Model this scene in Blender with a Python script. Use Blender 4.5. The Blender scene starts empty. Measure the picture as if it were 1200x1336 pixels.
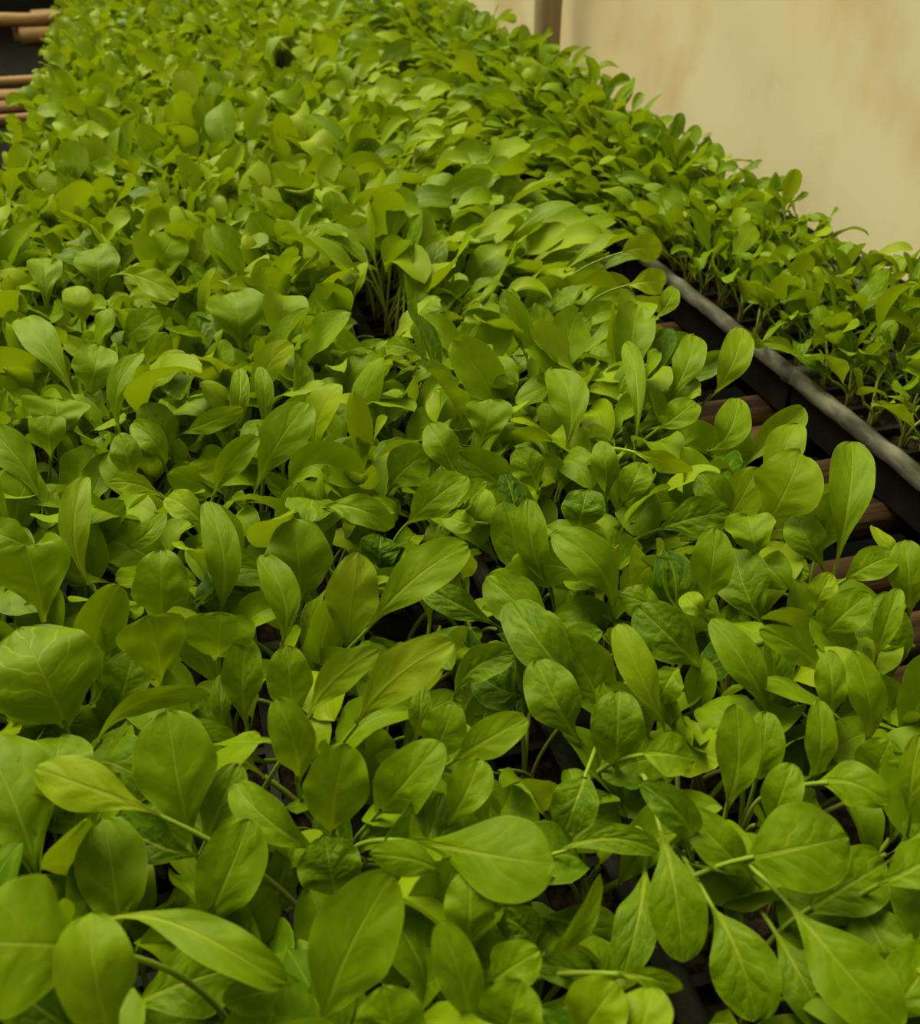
import bpy, bmesh, math, random
import numpy as np
from mathutils import Matrix, Vector

SC = bpy.context.scene
COL = SC.collection
rng = np.random.default_rng(11)
random.seed(11)

# ------------------------------------------------------------------ camera
FPX = 1203.0
ZT = 0.80                      # height of the tray tops above the floor
EYE = np.array([0, 0, ZT + 0.345])
_r = np.array([-423, 861, -1203.0]); _r /= np.linalg.norm(_r)
_p = math.atan2(861, 1203)
_u = np.array([0, math.cos(_p), math.sin(_p)])
CM = np.array([np.cross(_r, _u), _r, _u])      # camera axes -> place axes

def proj(P):
    v = (np.asarray(P, float) - EYE) @ CM
    d = -v[..., 2]
    return 600 + FPX * v[..., 0] / d, 668 - FPX * v[..., 1] / d, d

def at(px, py, z):
    """point at height z (m above the tray tops) that is seen at a pixel of the photograph"""
    d = CM @ np.array([(px - 600) / FPX, -(py - 668) / FPX, -1.0])
    return EYE + d * ((ZT + z - EYE[2]) / d[2])

cd = bpy.data.cameras.new('camera')
cam = bpy.data.objects.new('camera', cd)
COL.objects.link(cam)
m = Matrix.Identity(4)
for i in range(3):
    for j in range(3):
        m[i][j] = CM[i][j]
m.translation = Vector(EYE)
cam.matrix_world = m
cd.sensor_fit = 'HORIZONTAL'; cd.sensor_width = 36.0; cd.lens = 36.0 * FPX / 1200
cd.clip_start = 0.02; cd.clip_end = 60
cd.dof.use_dof = True; cd.dof.focus_distance = 0.50; cd.dof.aperture_fstop = 16.0
SC.camera = cam

# ------------------------------------------------------------------ node helper
def material(name):
    mt = bpy.data.materials.new(name); mt.use_nodes = True
    nt = mt.node_tree; nt.nodes.clear()
    return mt, nt

class N:
    def __init__(self, nt): self.nt = nt
    def node(self, t, **kw):
        n = self.nt.nodes.new(t)
        for k, v in kw.items(): setattr(n, k, v)
        return n
    def link(self, a, b): self.nt.links.new(a, b)
    def put(self, sock, v):
        if hasattr(v, 'node'): self.link(v, sock)
        else: sock.default_value = v
    def math(self, op, a, b=None, clamp=False):
        n = self.node('ShaderNodeMath', operation=op, use_clamp=clamp)
        self.put(n.inputs[0], a)
        if b is not None: self.put(n.inputs[1], b)
        return n.outputs[0]
    def mix(self, f, a, b):
        n = self.node('ShaderNodeMix', data_type='RGBA')
        self.put(n.inputs[0], f); self.put(n.inputs[6], a); self.put(n.inputs[7], b)
        return n.outputs[2]
    def mixf(self, f, a, b):
        n = self.node('ShaderNodeMix', data_type='FLOAT')
        self.put(n.inputs[0], f); self.put(n.inputs[2], a); self.put(n.inputs[3], b)
        return n.outputs[0]
    def ramp(self, v, lo, hi):                       # smooth 0..1
        n = self.node('ShaderNodeMapRange', interpolation_type='SMOOTHSTEP')
        self.put(n.inputs[0], v); n.inputs[1].default_value = lo; n.inputs[2].default_value = hi
        return n.outputs[0]
    def noise(self, vec, scale, detail=2.0, w=None, rough=0.5):
        n = self.node('ShaderNodeTexNoise')
        if w is not None:
            n.noise_dimensions = '4D'; self.put(n.inputs['W'], w)
        if vec is not None: self.link(vec, n.inputs['Vector'])
        n.inputs['Scale'].default_value = scale; n.inputs['Detail'].default_value = detail
        n.inputs['Roughness'].default_value = rough
        return n.outputs[0]
    def attr(self, name):
        n = self.node('ShaderNodeAttribute', attribute_name=name)
        return n
    def bump(self, h, strength, dist):
        n = self.node('ShaderNodeBump')
        n.inputs['Strength'].default_value = strength; n.inputs['Distance'].default_value = dist
        self.link(h, n.inputs['Height'])
        return n.outputs[0]

def C4(r, g, b): return (r, g, b, 1.0)

# ------------------------------------------------------------------ materials
def leaf_material(fine=True):
    mt, nt = material('chard_leaf' if fine else 'chard_leaf_far'); g = N(nt)
    uv = g.node('ShaderNodeUVMap', uv_map='uv').outputs[0]
    sep = g.node('ShaderNodeSeparateXYZ'); g.link(uv, sep.inputs[0])
    U, V = sep.outputs[0], sep.outputs[1]
    tone = g.attr('tone').outputs['Fac']; seed = g.attr('seed').outputs['Fac']; wid = g.attr('halfwidth').outputs['Fac']; veiny = g.attr('veins').outputs['Fac']
    a = g.math('ABSOLUTE', g.math('SUBTRACT', g.math('MULTIPLY', U, 2.0), 1.0))
    side = g.math('GREATER_THAN', U, 0.5)
    dm = g.math('MULTIPLY', a, wid)                                # distance from the midrib in metres
    ribw = g.mixf(V, 0.0014, 0.00012)
    rib = g.ramp(g.math('SUBTRACT', 1.0, g.math('DIVIDE', dm, ribw), clamp=True), 0.0, 0.6)
    mp = g.node('ShaderNodeCombineXYZ'); g.put(mp.inputs[0], g.math('ADD', g.math('MULTIPLY', U, 1.6), g.math('MULTIPLY', seed, 3.7)))
    g.put(mp.inputs[1], g.math('MULTIPLY', V, 2.6))
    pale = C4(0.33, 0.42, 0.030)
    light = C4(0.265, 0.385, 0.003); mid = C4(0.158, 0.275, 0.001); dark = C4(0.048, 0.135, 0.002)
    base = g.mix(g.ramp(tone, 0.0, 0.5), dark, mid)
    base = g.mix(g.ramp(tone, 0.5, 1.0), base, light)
    nz = g.noise(mp.outputs[0], 2.6, 1.0)
    base = g.mix(g.math('MULTIPLY', g.ramp(nz, 0.45, 0.70), 0.35), base, light)
    h = None
    if fine:
        # side veins leave the midrib and bend towards the tip
        ph = g.math('SUBTRACT', g.math('MULTIPLY', V, 5.6), g.math('MULTIPLY', g.math('POWER', a, 0.8), 1.7))
        ph = g.math('ADD', ph, g.math('MULTIPLY', side, 0.45))
        ph = g.math('ADD', g.math('ADD', ph, g.math('MULTIPLY', nz, 1.0)), seed)
        dv = g.math('ABSOLUTE', g.math('SUBTRACT', g.math('FRACT', ph), 0.5))          # 0 on a vein
        fade = g.math('MULTIPLY', g.math('SUBTRACT', 1.0, g.ramp(a, 0.35, 0.95)), g.ramp(V, 0.22, 0.42))
        vein = g.math('SUBTRACT', 1.0, g.math('DIVIDE', dv, 0.085), clamp=True)
        vein = g.math('MULTIPLY', g.math('MULTIPLY', vein, vein), fade)
        base = g.mix(g.math('MULTIPLY', vein, veiny, True), base, pale)
        # the tissue puffs up between the side veins
        puff = g.math('MULTIPLY', g.math('POWER', g.math('MULTIPLY', dv, 2.0), 0.6), g.math('MULTIPLY', g.ramp(a, 0.0, 0.25), fade))
        bl = g.noise(mp.outputs[0], 5.0, 1.0)
        sp = g.ramp(bl, 0.86, 0.88)
        crisp = g.mixf(g.ramp(tone, 0.1, 0.6), 0.95, 0.22)             # the darker leaves are the puckered ones
        h = g.math('MULTIPLY', g.math('ADD', g.math('MULTIPLY', bl, 0.8), g.math('MULTIPLY', puff, 0.65)), crisp)
        h = g.math('SUBTRACT', h, g.math('MULTIPLY', rib, 0.3))
        base = g.mix(g.math('MULTIPLY', g.ramp(a, 0.95, 0.99), 0.40), base, pale)
    base = g.mix(g.math('MULTIPLY', rib, 0.62), base, pale)
    base = g.mix(g.math('MULTIPLY', g.math('SUBTRACT', 1.0, g.ramp(V, 0.0, 0.22)), 0.55), base, pale)
    back = g.node('ShaderNodeNewGeometry').outputs['Backfacing']
    base_b = g.mix(0.30, base, C4(0.29, 0.37, 0.025))
    col = g.mix(back, base, base_b)
    bs = g.node('ShaderNodeBsdfPrincipled')
    g.link(col, bs.inputs['Base Color'])
    bs.inputs['Roughness'].default_value = 0.50
    bs.inputs['Specular IOR Level'].default_value = 0.16
    tr = g.node('ShaderNodeBsdfTranslucent')
    g.link(g.mix(0.5, col, C4(0.38, 0.51, 0.0)), tr.inputs['Color'])
    if fine:
        nrm = g.bump(h, 0.45, 0.0022); g.link(nrm, bs.inputs['Normal'])
    mx = g.node('ShaderNodeMixShader'); mx.inputs[0].default_value = 0.30
    g.link(bs.outputs[0], mx.inputs[1]); g.link(tr.outputs[0], mx.inputs[2])
    o = g.node('ShaderNodeOutputMaterial'); g.link(mx.outputs[0], o.inputs[0])
    return mt

def stalk_material():
    mt, nt = material('chard_stalk'); g = N(nt)
    uv = g.node('ShaderNodeUVMap', uv_map='uv').outputs[0]
    sep = g.node('ShaderNodeSeparateXYZ'); g.link(uv, sep.inputs[0])
    V = sep.outputs[1]
    tone = g.attr('tone').outputs['Fac']
    c = g.mix(g.ramp(V, 0.25, 0.9), C4(0.34, 0.36, 0.09), C4(0.22, 0.34, 0.02))
    red = g.math('MULTIPLY', g.math('SUBTRACT', 1.0, g.ramp(V, 0.0, 0.45)), g.ramp(tone, 0.55, 0.95))
    c = g.mix(g.math('MULTIPLY', red, 0.75), c, C4(0.36, 0.15, 0.07))
    bs = g.node('ShaderNodeBsdfPrincipled'); g.link(c, bs.inputs['Base Color'])
    bs.inputs['Roughness'].default_value = 0.45; bs.inputs['Specular IOR Level'].default_value = 0.35
    o = g.node('ShaderNodeOutputMaterial'); g.link(bs.outputs[0], o.inputs[0])
    return mt

def simple(name, c1, c2, scale, rough, bump=0.0, dist=0.002, stretch=(1, 1, 1), detail=4.0, lo=0.35, hi=0.7, spec=0.4):
    mt, nt = material(name); g = N(nt)
    tc = g.node('ShaderNodeTexCoord').outputs['Object']
    mp = g.node('ShaderNodeMapping'); mp.inputs['Scale'].default_value = stretch
    g.link(tc, mp.inputs[0])
    n = g.noise(mp.outputs[0], scale, detail, rough=0.6)
    c = g.mix(g.ramp(n, lo, hi), c1, c2)
    bs = g.node('ShaderNodeBsdfPrincipled'); g.link(c, bs.inputs['Base Color'])
    bs.inputs['Roughness'].default_value = rough; bs.inputs['Specular IOR Level'].default_value = spec
    if bump: g.link(g.bump(n, bump, dist), bs.inputs['Normal'])
    o = g.node('ShaderNodeOutputMaterial'); g.link(bs.outputs[0], o.inputs[0])
    return mt

def sheet_material():
    mt, nt = material('cream_sheeting'); g = N(nt)
    tc = g.node('ShaderNodeTexCoord').outputs['Object']
    a = g.noise(tc, 2.2, 3.0); b = g.noise(tc, 9.0, 5.0, rough=0.65)
    mp = g.node('ShaderNodeMapping'); mp.inputs['Scale'].default_value = (1, 1.0, 0.8); g.link(tc, mp.inputs[0])
    s = g.noise(mp.outputs[0], 5.5, 4.0)
    c = g.mix(g.ramp(a, 0.38, 0.62), C4(0.86, 0.76, 0.55), C4(0.86, 0.81, 0.64))
    c = g.mix(g.math('MULTIPLY', g.ramp(s, 0.48, 0.68), 0.62), c, C4(0.74, 0.55, 0.30))
    c = g.mix(g.math('MULTIPLY', g.ramp(b, 0.60, 0.72), 0.14), c, C4(0.50, 0.40, 0.24))
    bs = g.node('ShaderNodeBsdfPrincipled'); g.link(c, bs.inputs['Base Color'])
    bs.inputs['Roughness'].default_value = 0.75; bs.inputs['Specular IOR Level'].default_value = 0.2
    g.link(g.bump(a, 0.25, 0.02), bs.inputs['Normal'])
    tr = g.node('ShaderNodeBsdfTranslucent'); g.link(c, tr.inputs['Color'])          # thin sheeting lets the daylight outside through
    mx = g.node('ShaderNodeMixShader'); mx.inputs[0].default_value = 0.40
    g.link(bs.outputs[0], mx.inputs[1]); g.link(tr.outputs[0], mx.inputs[2])
    o = g.node('ShaderNodeOutputMaterial'); g.link(mx.outputs[0], o.inputs[0])
    return mt

LEAF = leaf_material(); LEAF_FAR = leaf_material(False); STALK = stalk_material()
PLASTIC = simple('black_tray_plastic', C4(0.010, 0.010, 0.009), C4(0.018, 0.017, 0.014), 40, 0.5, 0.2, 0.001, spec=0.15)
RIM = simple('dusty_tray_rim', C4(0.060, 0.063, 0.055), C4(0.200, 0.205, 0.170), 70, 0.8, 0.5, 0.001, (1, 0.35, 1))
RIMDARK = simple('black_tray_rim', C4(0.016, 0.016, 0.014), C4(0.045, 0.043, 0.035), 55, 0.7, 0.4, 0.001, spec=0.15)
SOIL = simple('potting_soil', C4(0.008, 0.006, 0.004), C4(0.045, 0.030, 0.018), 160, 0.95, 1.0, 0.004, spec=0.1)
WOOD = simple('old_pole_wood', C4(0.018, 0.010, 0.005), C4(0.105, 0.062, 0.028), 42, 0.9, 0.9, 0.005, (0.07, 1, 1), 6.0, spec=0.15)
WOODEND = simple('bundle_and_lit_slat_wood', C4(0.16, 0.085, 0.035), C4(0.42, 0.27, 0.12), 30, 0.8, 0.8, 0.003, (0.12, 1, 1), 6.0)
POSTW = simple('grey_brown_post_wood', C4(0.28, 0.20, 0.125), C4(0.46, 0.35, 0.23), 18, 0.8, 0.6, 0.004, (1, 1, 0.12), 6.0)
EARTH = simple('dark_ground_cover', C4(0.0016, 0.0022, 0.0018), C4(0.005, 0.006, 0.005), 12, 0.95, 0.3, 0.01)
DARKNET = simple('dark_shade_cloth', C4(0.003, 0.005, 0.0045), C4(0.009, 0.013, 0.011), 5, 0.85, 0.2, 0.01)
SHEET = sheet_material()
EARTH.node_tree.nodes['Principled BSDF'].inputs['Specular IOR Level'].default_value = 0.1

# ------------------------------------------------------------------ object helpers
def link(name, me, mat, parent=None):
    o = bpy.data.objects.new(name, me); COL.objects.link(o)
    if mat is not None: me.materials.append(mat)
    if parent is not None: o.parent = parent
    return o

def empty(name, loc, label, cat, group=None):
    o = bpy.data.objects.new(name, None); COL.objects.link(o)
    o.location = loc; o.empty_display_size = 0.01
    tag(o, label, cat, group)
    return o

def tag(o, label, cat, group=None, kind=None):
    o['label'] = label; o['category'] = cat
    if group: o['group'] = group
    if kind: o['kind'] = kind

def mesh_from(name, verts, faces, uvs=None, attrs=None, smooth=True):
    me = bpy.data.meshes.new(name)
    verts = np.asarray(verts, np.float32); faces = np.asarray(faces, np.int32)
    k = faces.shape[1]
    me.vertices.add(len(verts)); me.vertices.foreach_set('co', verts.ravel())
    me.loops.add(faces.size); me.loops.foreach_set('vertex_index', faces.ravel())
    me.polygons.add(len(faces)); me.polygons.foreach_set('loop_start', np.arange(0, faces.size, k, dtype=np.int32))
    if smooth: me.polygons.foreach_set('use_smooth', np.ones(len(faces), bool))
    if uvs is not None:
        l = me.uv_layers.new(name='uv'); l.data.foreach_set('uv', np.asarray(uvs, np.float32)[faces.ravel()].ravel())
    for n, v in (attrs or {}).items():
        a = me.attributes.new(n, 'FLOAT', 'POINT'); a.data.foreach_set('value', np.asarray(v, np.float32))
    me.update(calc_edges=True); me.validate()
    return me

# ------------------------------------------------------------------ leaves
def unit(v):
    v = np.asarray(v, float); n = np.linalg.norm(v)
    return v / n if n > 1e-12 else v

def bez(pts, t):
    """smooth curve through 3 or 4 given points"""
    P = np.asarray(pts, float); t = np.asarray(t)[:, None]
    if len(P) == 2: return P[0] * (1 - t) + P[1] * t
    if len(P) == 3:
        d = np.linalg.norm(np.diff(P, axis=0), axis=1); k = min(max(d[0] / d.sum(), 0.25), 0.75)
        c = (P[1] - (1 - k) ** 2 * P[0] - k * k * P[2]) / (2 * k * (1 - k))
        return (1 - t) ** 2 * P[0] + 2 * t * (1 - t) * c + t * t * P[2]
    b1 = (-5 * P[0] + 18 * P[1] - 9 * P[2] + 2 * P[3]) / 6; b2 = (2 * P[0] - 9 * P[1] + 18 * P[2] - 5 * P[3]) / 6
    return (1 - t) ** 3 * P[0] + 3 * t * (1 - t) ** 2 * b1 + 3 * t * t * (1 - t) * b2 + t ** 3 * P[3]

def blade(spine, W, face, nu=10, nv=14, cup=0.15, ruffle=0.04, twist=0.0, shape=0.0, curl=0.0, rs=None, vm=0.6):
    """verts, faces, uv, halfwidth of one leaf blade. W full width, face = the way the upper side looks,
    shape 0 oval .. 1 spoon/trumpet, curl = how far the tip rolls over"""
    rs = rs or random
    s = np.linspace(0, 1, nv + 1); t = 1 - (1 - s) ** 1.35
    P = bez(spine, t)
    T = np.gradient(P, axis=0); T /= np.linalg.norm(T, axis=1)[:, None] + 1e-12
    face = unit(face)
    L = np.cross(T, face[None, :])
    L /= np.linalg.norm(L, axis=1)[:, None] + 1e-9
    Nn = np.cross(L, T)
    ang = twist * (t - 0.3)
    ca, sa = np.cos(ang)[:, None], np.sin(ang)[:, None]
    L, Nn = L * ca + Nn * sa, Nn * ca - L * sa
    q = np.clip(t / vm, 0, 1)
    f0 = 0.05 + 0.95 * (0.12 * q + 0.88 * np.sin(q * math.pi / 2) ** (1.3 + 1.7 * shape))
    f1 = np.sqrt(np.clip(1 - (np.clip((t - vm) / (1 - vm), 0, 1)) ** (2.0 + 3.0 * max(0.0, vm - 0.6)), 0, 1))
    f = f0 * np.where(t > vm, f1, 1.0)
    f = np.maximum(f, 0.03)
    ph1, ph2, ph3 = (rs.uniform(0, 6.28) for _ in range(3))
    u = np.linspace(-1, 1, nu + 1); u = np.sign(u) * np.abs(u) ** 0.9
    UU, TT = np.meshgrid(u, t)
    hw = (W / 2 * f)[:, None]
    wav = np.where(UU < 0, np.sin(TT * 13 + ph1) + 0.6 * np.sin(TT * 23 + ph2), np.sin(TT * 12 + ph3) + 0.6 * np.sin(TT * 21 + ph1))
    mar = 1 + ruffle * 0.55 * np.where(UU < 0, np.sin(TT * 17 + ph2), np.sin(TT * 16 + ph3)) * np.abs(UU) ** 2
    off = cup * hw * (np.abs(UU) ** 1.7) + ruffle * W * wav * np.abs(UU) ** 2.2 * np.sin(np.clip(TT, 0, 1) * math.pi) ** 0.5
    off = off + 0.022 * W * np.sin(TT * 19 - np.abs(UU) * 5 + ph2) * np.abs(UU) * (1 - np.abs(UU)) * 4 * (0.3 + ruffle * 14)
    bend = rs.uniform(-0.10, 0.10); off = off + bend * W * np.sin(TT * 4.2 + ph1) + rs.uniform(-0.07, 0.07) * W * UU * np.sin(TT * 5 + ph3)
    off = off - curl * W * np.clip((TT - 0.6) / 0.4, 0, 1) ** 2
    V = P[:, None, :] + L[:, None, :] * (UU * hw * mar)[..., None] + Nn[:, None, :] * off[..., None]
    verts = V.reshape(-1, 3)
    i = np.arange(nv)[:, None] * (nu + 1) + np.arange(nu)[None, :]
    i = i.ravel()
    faces = np.stack([i, i + 1, i + nu + 2, i + nu + 1], 1)
    uv = np.stack([(UU.ravel() + 1) / 2, TT.ravel()], 1)
    return verts, faces, uv, np.repeat(hw.ravel(), nu + 1)

def stalk(pts, r0, r1, ns=6, nv=8):
    t = np.linspace(0, 1, nv + 1); P = bez(pts, t)
    T = np.gradient(P, axis=0); T /= np.linalg.norm(T, axis=1)[:, None] + 1e-12
    ref = np.array([0.31, 0.87, 0.11]); A = np.cross(T, ref); A /= np.linalg.norm(A, axis=1)[:, None] + 1e-9
    B = np.cross(T, A)
    th = np.arange(ns) * 2 * math.pi / ns
    r = (r0 + (r1 - r0) * t)[:, None, None]
    V = P[:, None, :] + r * (A[:, None, :] * np.cos(th)[None, :, None] + B[:, None, :] * np.sin(th)[None, :, None])
    verts = V.reshape(-1, 3)
    faces = []
    for a in range(nv):
        for b in range(ns):
            c = (b + 1) % ns
            faces.append((a * ns + b, a * ns + c, (a + 1) * ns + c, (a + 1) * ns + b))
    uv = np.stack([np.tile(th / 6.2832, nv + 1), np.repeat(t, ns)], 1)
    return verts, np.array(faces), uv

def add_leaf(plant, origin, b, tone, seed, veins=0.38):
    v, f, uv, hw = b
    n = len(v)
    me = mesh_from('leaf', v - origin, f, uv, {'tone': np.full(n, tone), 'seed': np.full(n, seed), 'halfwidth': hw, 'veins': np.full(n, veins)})
    return link('leaf', me, LEAF, plant)

def add_stalk(parent, origin, s, tone, name='petiole'):
    v, f, uv = s
    me = mesh_from(name, v - origin, f, uv, {'tone': np.full(len(v), tone)})
    return link(name, me, STALK, parent)

# dark openings between the trays and bare patches where no blade hides the stalks (photograph pixels: centre, radii)
VOIDS = [(722, 1168, 42, 26), (690, 990, 55, 26), (520, 812, 36, 26), (895, 1300, 40, 60), (500, 395, 34, 30), (530, 556, 22, 16), (372, 78, 20, 10),
         (492, 425, 26, 22), (660, 950, 18, 14), (985, 520, 34, 26), (920, 415, 40, 22), (1165, 660, 34, 18), (1085, 585, 26, 18), (870, 345, 14, 10)]
HEROES = []
def H(label, s, w, zb, zt, **kw):
    HEROES.append(dict(label='seedling with ' + label, s=s, w=w, zb=zb, zt=zt, **kw))

# -- front left
H('one broad rounded upright leaf facing the viewer, lower left', [(250, 1100), (230, 1010), (217, 926)], 108, 4.6, 8.6, sh=.5, cup=.08, tone=.55)
H('bright yellow-green spoon leaf lying to the left, front left', [(208, 1064), (130, 1032), (44, 1002)], 68, 7.4, 8.6, tw=.1, sh=.45, cup=-.08, tone=.95, arch=.4)
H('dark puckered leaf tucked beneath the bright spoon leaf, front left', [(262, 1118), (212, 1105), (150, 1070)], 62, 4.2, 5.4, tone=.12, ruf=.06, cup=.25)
H('smooth oval leaf leaning right below the broad rounded leaf, front left', [(262, 1216), (298, 1140), (326, 1067)], 88, 3.6, 6.8, tone=.5, sh=.3)
H('pointed upright leaf below the bright spoon leaf, front left', [(158, 1240), (150, 1160), (133, 1066)], 92, 3.2, 6.2, tone=.55, sh=.3)
H('large rounded leaf with horizontal midrib cut off at the lower left edge', [(122, 1238), (55, 1232), (-45, 1230)], 172, 9.2, 10.6, tone=.62, sh=.1, cup=-.1, ruf=.02)
H('long leaf twisting upward at the bottom left edge of the crowd', [(165, 1375), (125, 1290), (118, 1188)], 92, 7.2, 10.2, tone=.7, roll=25, tw=.7, cup=.3, curl=.1)
H('long arching leaf bending right above the bottom left corner', [(125, 1203), (215, 1200), (300, 1240), (372, 1282)], 58, 7.0, 6.5, tone=.6, arch=1.2, roll=-20)
H('wide dark leaf lying low near the bottom left', [(168, 1318), (240, 1282), (325, 1262)], 96, 3.6, 4.2, tone=.32)
H('pale leaf edge pointing left, bottom of the left crowd', [(425, 1300), (360, 1292), (292, 1308)], 54, 5.0, 5.8, tone=.5)
H('large puckered leaf standing at the left edge, front', [(52, 1160), (25, 1065), (-25, 965)], 122, 3.8, 6.8, tone=.5, ruf=.07, cup=.1)
H('folded leaf pointing up left, beside broad rounded leaf', [(420, 1112), (362, 1080), (304, 1022)], 54, 4.4, 6.4, tone=.5, cup=.3)
H('narrow oval leaf right behind the broad rounded leaf, front left', [(266, 1105), (288, 1050), (312, 998)], 62, 3.8, 6.4, tone=.38)
H('blunt pale leaf under the large veined leaf, left edge', [(70, 1050), (72, 1000), (80, 955)], 92, 4.6, 6.2, tone=.5, sh=.2)
# -- left, second band
H('big round leaf showing strong pale veins at the left edge', [(88, 952), (62, 892), (25, 818)], 150, 5.4, 8.8, tone=.5, sh=.0, cup=-.05, ruf=.05, vm=.5, vn=1.7)
H('trumpet shaped leaf folding outward at the left edge', [(58, 818), (48, 765), (34, 712)], 100, 5.0, 9.0, tone=.6, sh=1.0, vm=.88, cup=.15)
H('short curled leaf end at the left edge above the trumpet leaf', [(55, 722), (20, 705), (-25, 690)], 50, 6.4, 7.8, tone=.6)
H('twisted ribbon leaf standing upright, left side', [(127, 777), (98, 705), (114, 624)], 36, 4.6, 8.4, tone=.7, tw=1.0, roll=25, cup=.3)
H('pointed round leaf beside the twisted ribbon leaf, left side', [(211, 815), (210, 766), (211, 721)], 74, 4.2, 7.0, tone=.55, sh=.0, vm=.45)
H('tall strap leaf with straight midrib, left of centre', [(288, 800), (292, 732), (268, 653)], 47, 4.4, 8.6, tone=.55, sh=.0, vm=.5)
H('bright leaf tip pointing left beside the tall strap leaf', [(276, 696), (250, 668), (217, 648)], 40, 6.4, 7.6, tone=.75)
H('rounded upright leaf facing the viewer, left of centre', [(392, 796), (390, 740), (384, 680)], 88, 4.0, 8.0, tone=.55, sh=.2, cup=.05)
H('narrow curved leaf left of the pale-backed leaf', [(366, 852), (372, 790), (340, 724)], 46, 3.8, 7.2, tone=.55, cup=.3)
H('folded upright leaf with sharp pale midrib, left side', [(126, 892), (126, 825), (158, 764)], 62, 4.2, 8.2, tone=.5, roll=20, cup=.35)
H('wide trumpet leaf with level top edge, left side', [(214, 908), (205, 850), (192, 803)], 88, 4.4, 8.8, tone=.5, sh=1.0, vm=.88, cup=.25)
H('broad trumpet leaf right beside the other level-topped one', [(285, 858), (286, 828), (288, 799)], 92, 5.6, 8.6, tone=.5, sh=1.0, vm=.85, cup=.2)
H('small upright spoon leaf below the broad trumpet leaf', [(323, 955), (316, 885), (322, 832)], 54, 4.0, 7.4, tone=.45, sh=.7)
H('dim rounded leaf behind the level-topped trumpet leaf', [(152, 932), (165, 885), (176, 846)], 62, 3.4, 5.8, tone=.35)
H('ribbon leaf arching right above the broad rounded leaf', [(122, 978), (175, 920), (274, 906)], 26, 5.6, 7.8, tone=.55, roll=40, arch=1.0)
H('tiny narrow leaf among bare stalks, left of centre', [(292, 956), (288, 920), (289, 880)], 28, 3.6, 5.6, tone=.5, sh=.0)
H('thin leaf seen edge-on pointing left, left of centre', [(365, 960), (330, 970), (280, 971)], 20, 5.6, 6.4, tone=.6, roll=60)
H('smooth oval leaf standing below the pale-backed leaf', [(386, 940), (378, 890), (374, 842)], 60, 4.2, 7.6, tone=.45)
H('upright leaf with bright left edge, centre left', [(388, 1022), (384, 970), (360, 912)], 58, 4.8, 8.4, tone=.55, cup=.3)
# -- left, third band
H('short broad leaf tip, lit, above the twisted ribbon leaf', [(216, 652), (180, 632), (144, 630)], 30, 6.6, 7.6, tone=.75)
H('small leaf with a pale rim behind the twisted ribbon leaf', [(156, 716), (185, 702), (214, 670)], 30, 4.4, 5.8, tone=.45)
H('leaf bending left at the left edge, middle height', [(56, 662), (28, 605), (-14, 562)], 48, 5.0, 8.2, tone=.6, sh=.6)
H('wide flat-topped leaf near the left edge, middle height', [(75, 580), (74, 545), (72, 516)], 82, 5.4, 8.0, tone=.6, sh=.6, vm=.8)
H('upright trumpet leaf in front of the flat-topped leaf, left', [(66, 606), (64, 575), (60, 544)], 46, 5.2, 8.0, tone=.5, sh=.9, vm=.85)
H('slender twisted leaf pointing up right, left of centre', [(156, 568), (153, 510), (186, 458)], 32, 4.4, 8.4, tone=.62, tw=.9, cup=.3)
H('rounded leaf with fine midrib next to the slender twisted leaf', [(113, 522), (122, 490), (130, 450)], 58, 4.4, 7.4, tone=.5)
H('diagonal leaf with a puckered surface, left side', [(98, 520), (68, 465), (27, 417)], 46, 5.0, 8.0, tone=.65, ruf=.05)
H('pale grey-green small leaf, left side', [(107, 428), (105, 402), (96, 376)], 40, 5.2, 7.8, tone=.8)
H('upright spoon leaf near the left edge, upper middle', [(62, 420), (60, 380), (58, 338)], 44, 4.6, 8.0, tone=.45, sh=.9, vm=.78)
H('oval leaf leaning right with clear veins, upper left', [(198, 357), (214, 332), (230, 305)], 48, 5.6, 8.2, tone=.65, sh=.0)
H('rounded leaf standing upright beside the clear-veined oval leaf', [(130, 387), (128, 355), (124, 324)], 58, 4.8, 7.8, tone=.5, sh=.2)
H('leaf lying to the right below the clear-veined oval leaf', [(162, 358), (196, 366), (232, 388)], 36, 7.4, 7.4, tone=.75)
H('short leaf pointing up right, upper left middle', [(160, 446), (182, 426), (210, 407)], 40, 5.0, 7.2, tone=.5)
H('broad folded leaf like an open book, upper left middle', [(315, 458), (312, 420), (300, 381)], 76, 4.4, 7.8, tone=.5, cup=.35)
H('narrow pointed leaf standing alone, left of centre', [(342, 568), (346, 520), (338, 478)], 24, 4.0, 7.6, tone=.55, sh=.0)
H('narrow puckered upright leaf beside the lone pointed one', [(308, 572), (312, 530), (313, 481)], 26, 4.0, 7.4, tone=.45, sh=.0)
H('large leaf slanting up right, crisp pale edge, left of centre', [(334, 638), (360, 582), (402, 526)], 62, 4.4, 8.2, tone=.5)
H('curved leaf with upturned edge behind the slanting leaf', [(278, 648), (300, 605), (336, 570)], 38, 4.4, 7.6, tone=.55, cup=.35)
H('thin leaf rising right, left of centre, middle height', [(238, 566), (275, 550), (318, 534)], 30, 5.4, 7.6, tone=.6)
H('small oval leaf in a cluster at left, middle height', [(172, 628), (165, 595), (154, 566)], 40, 4.4, 7.2, tone=.45, sh=.0)
H('small leaf leaning left beside the clustered oval leaf', [(216, 612), (205, 582), (171, 552)], 36, 4.4, 7.0, tone=.5, cup=.3)
H('broad puckered leaf behind the lone small leaf cluster', [(226, 602), (210, 560), (188, 528)], 48, 4.0, 7.2, tone=.35, ruf=.06)
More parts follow.
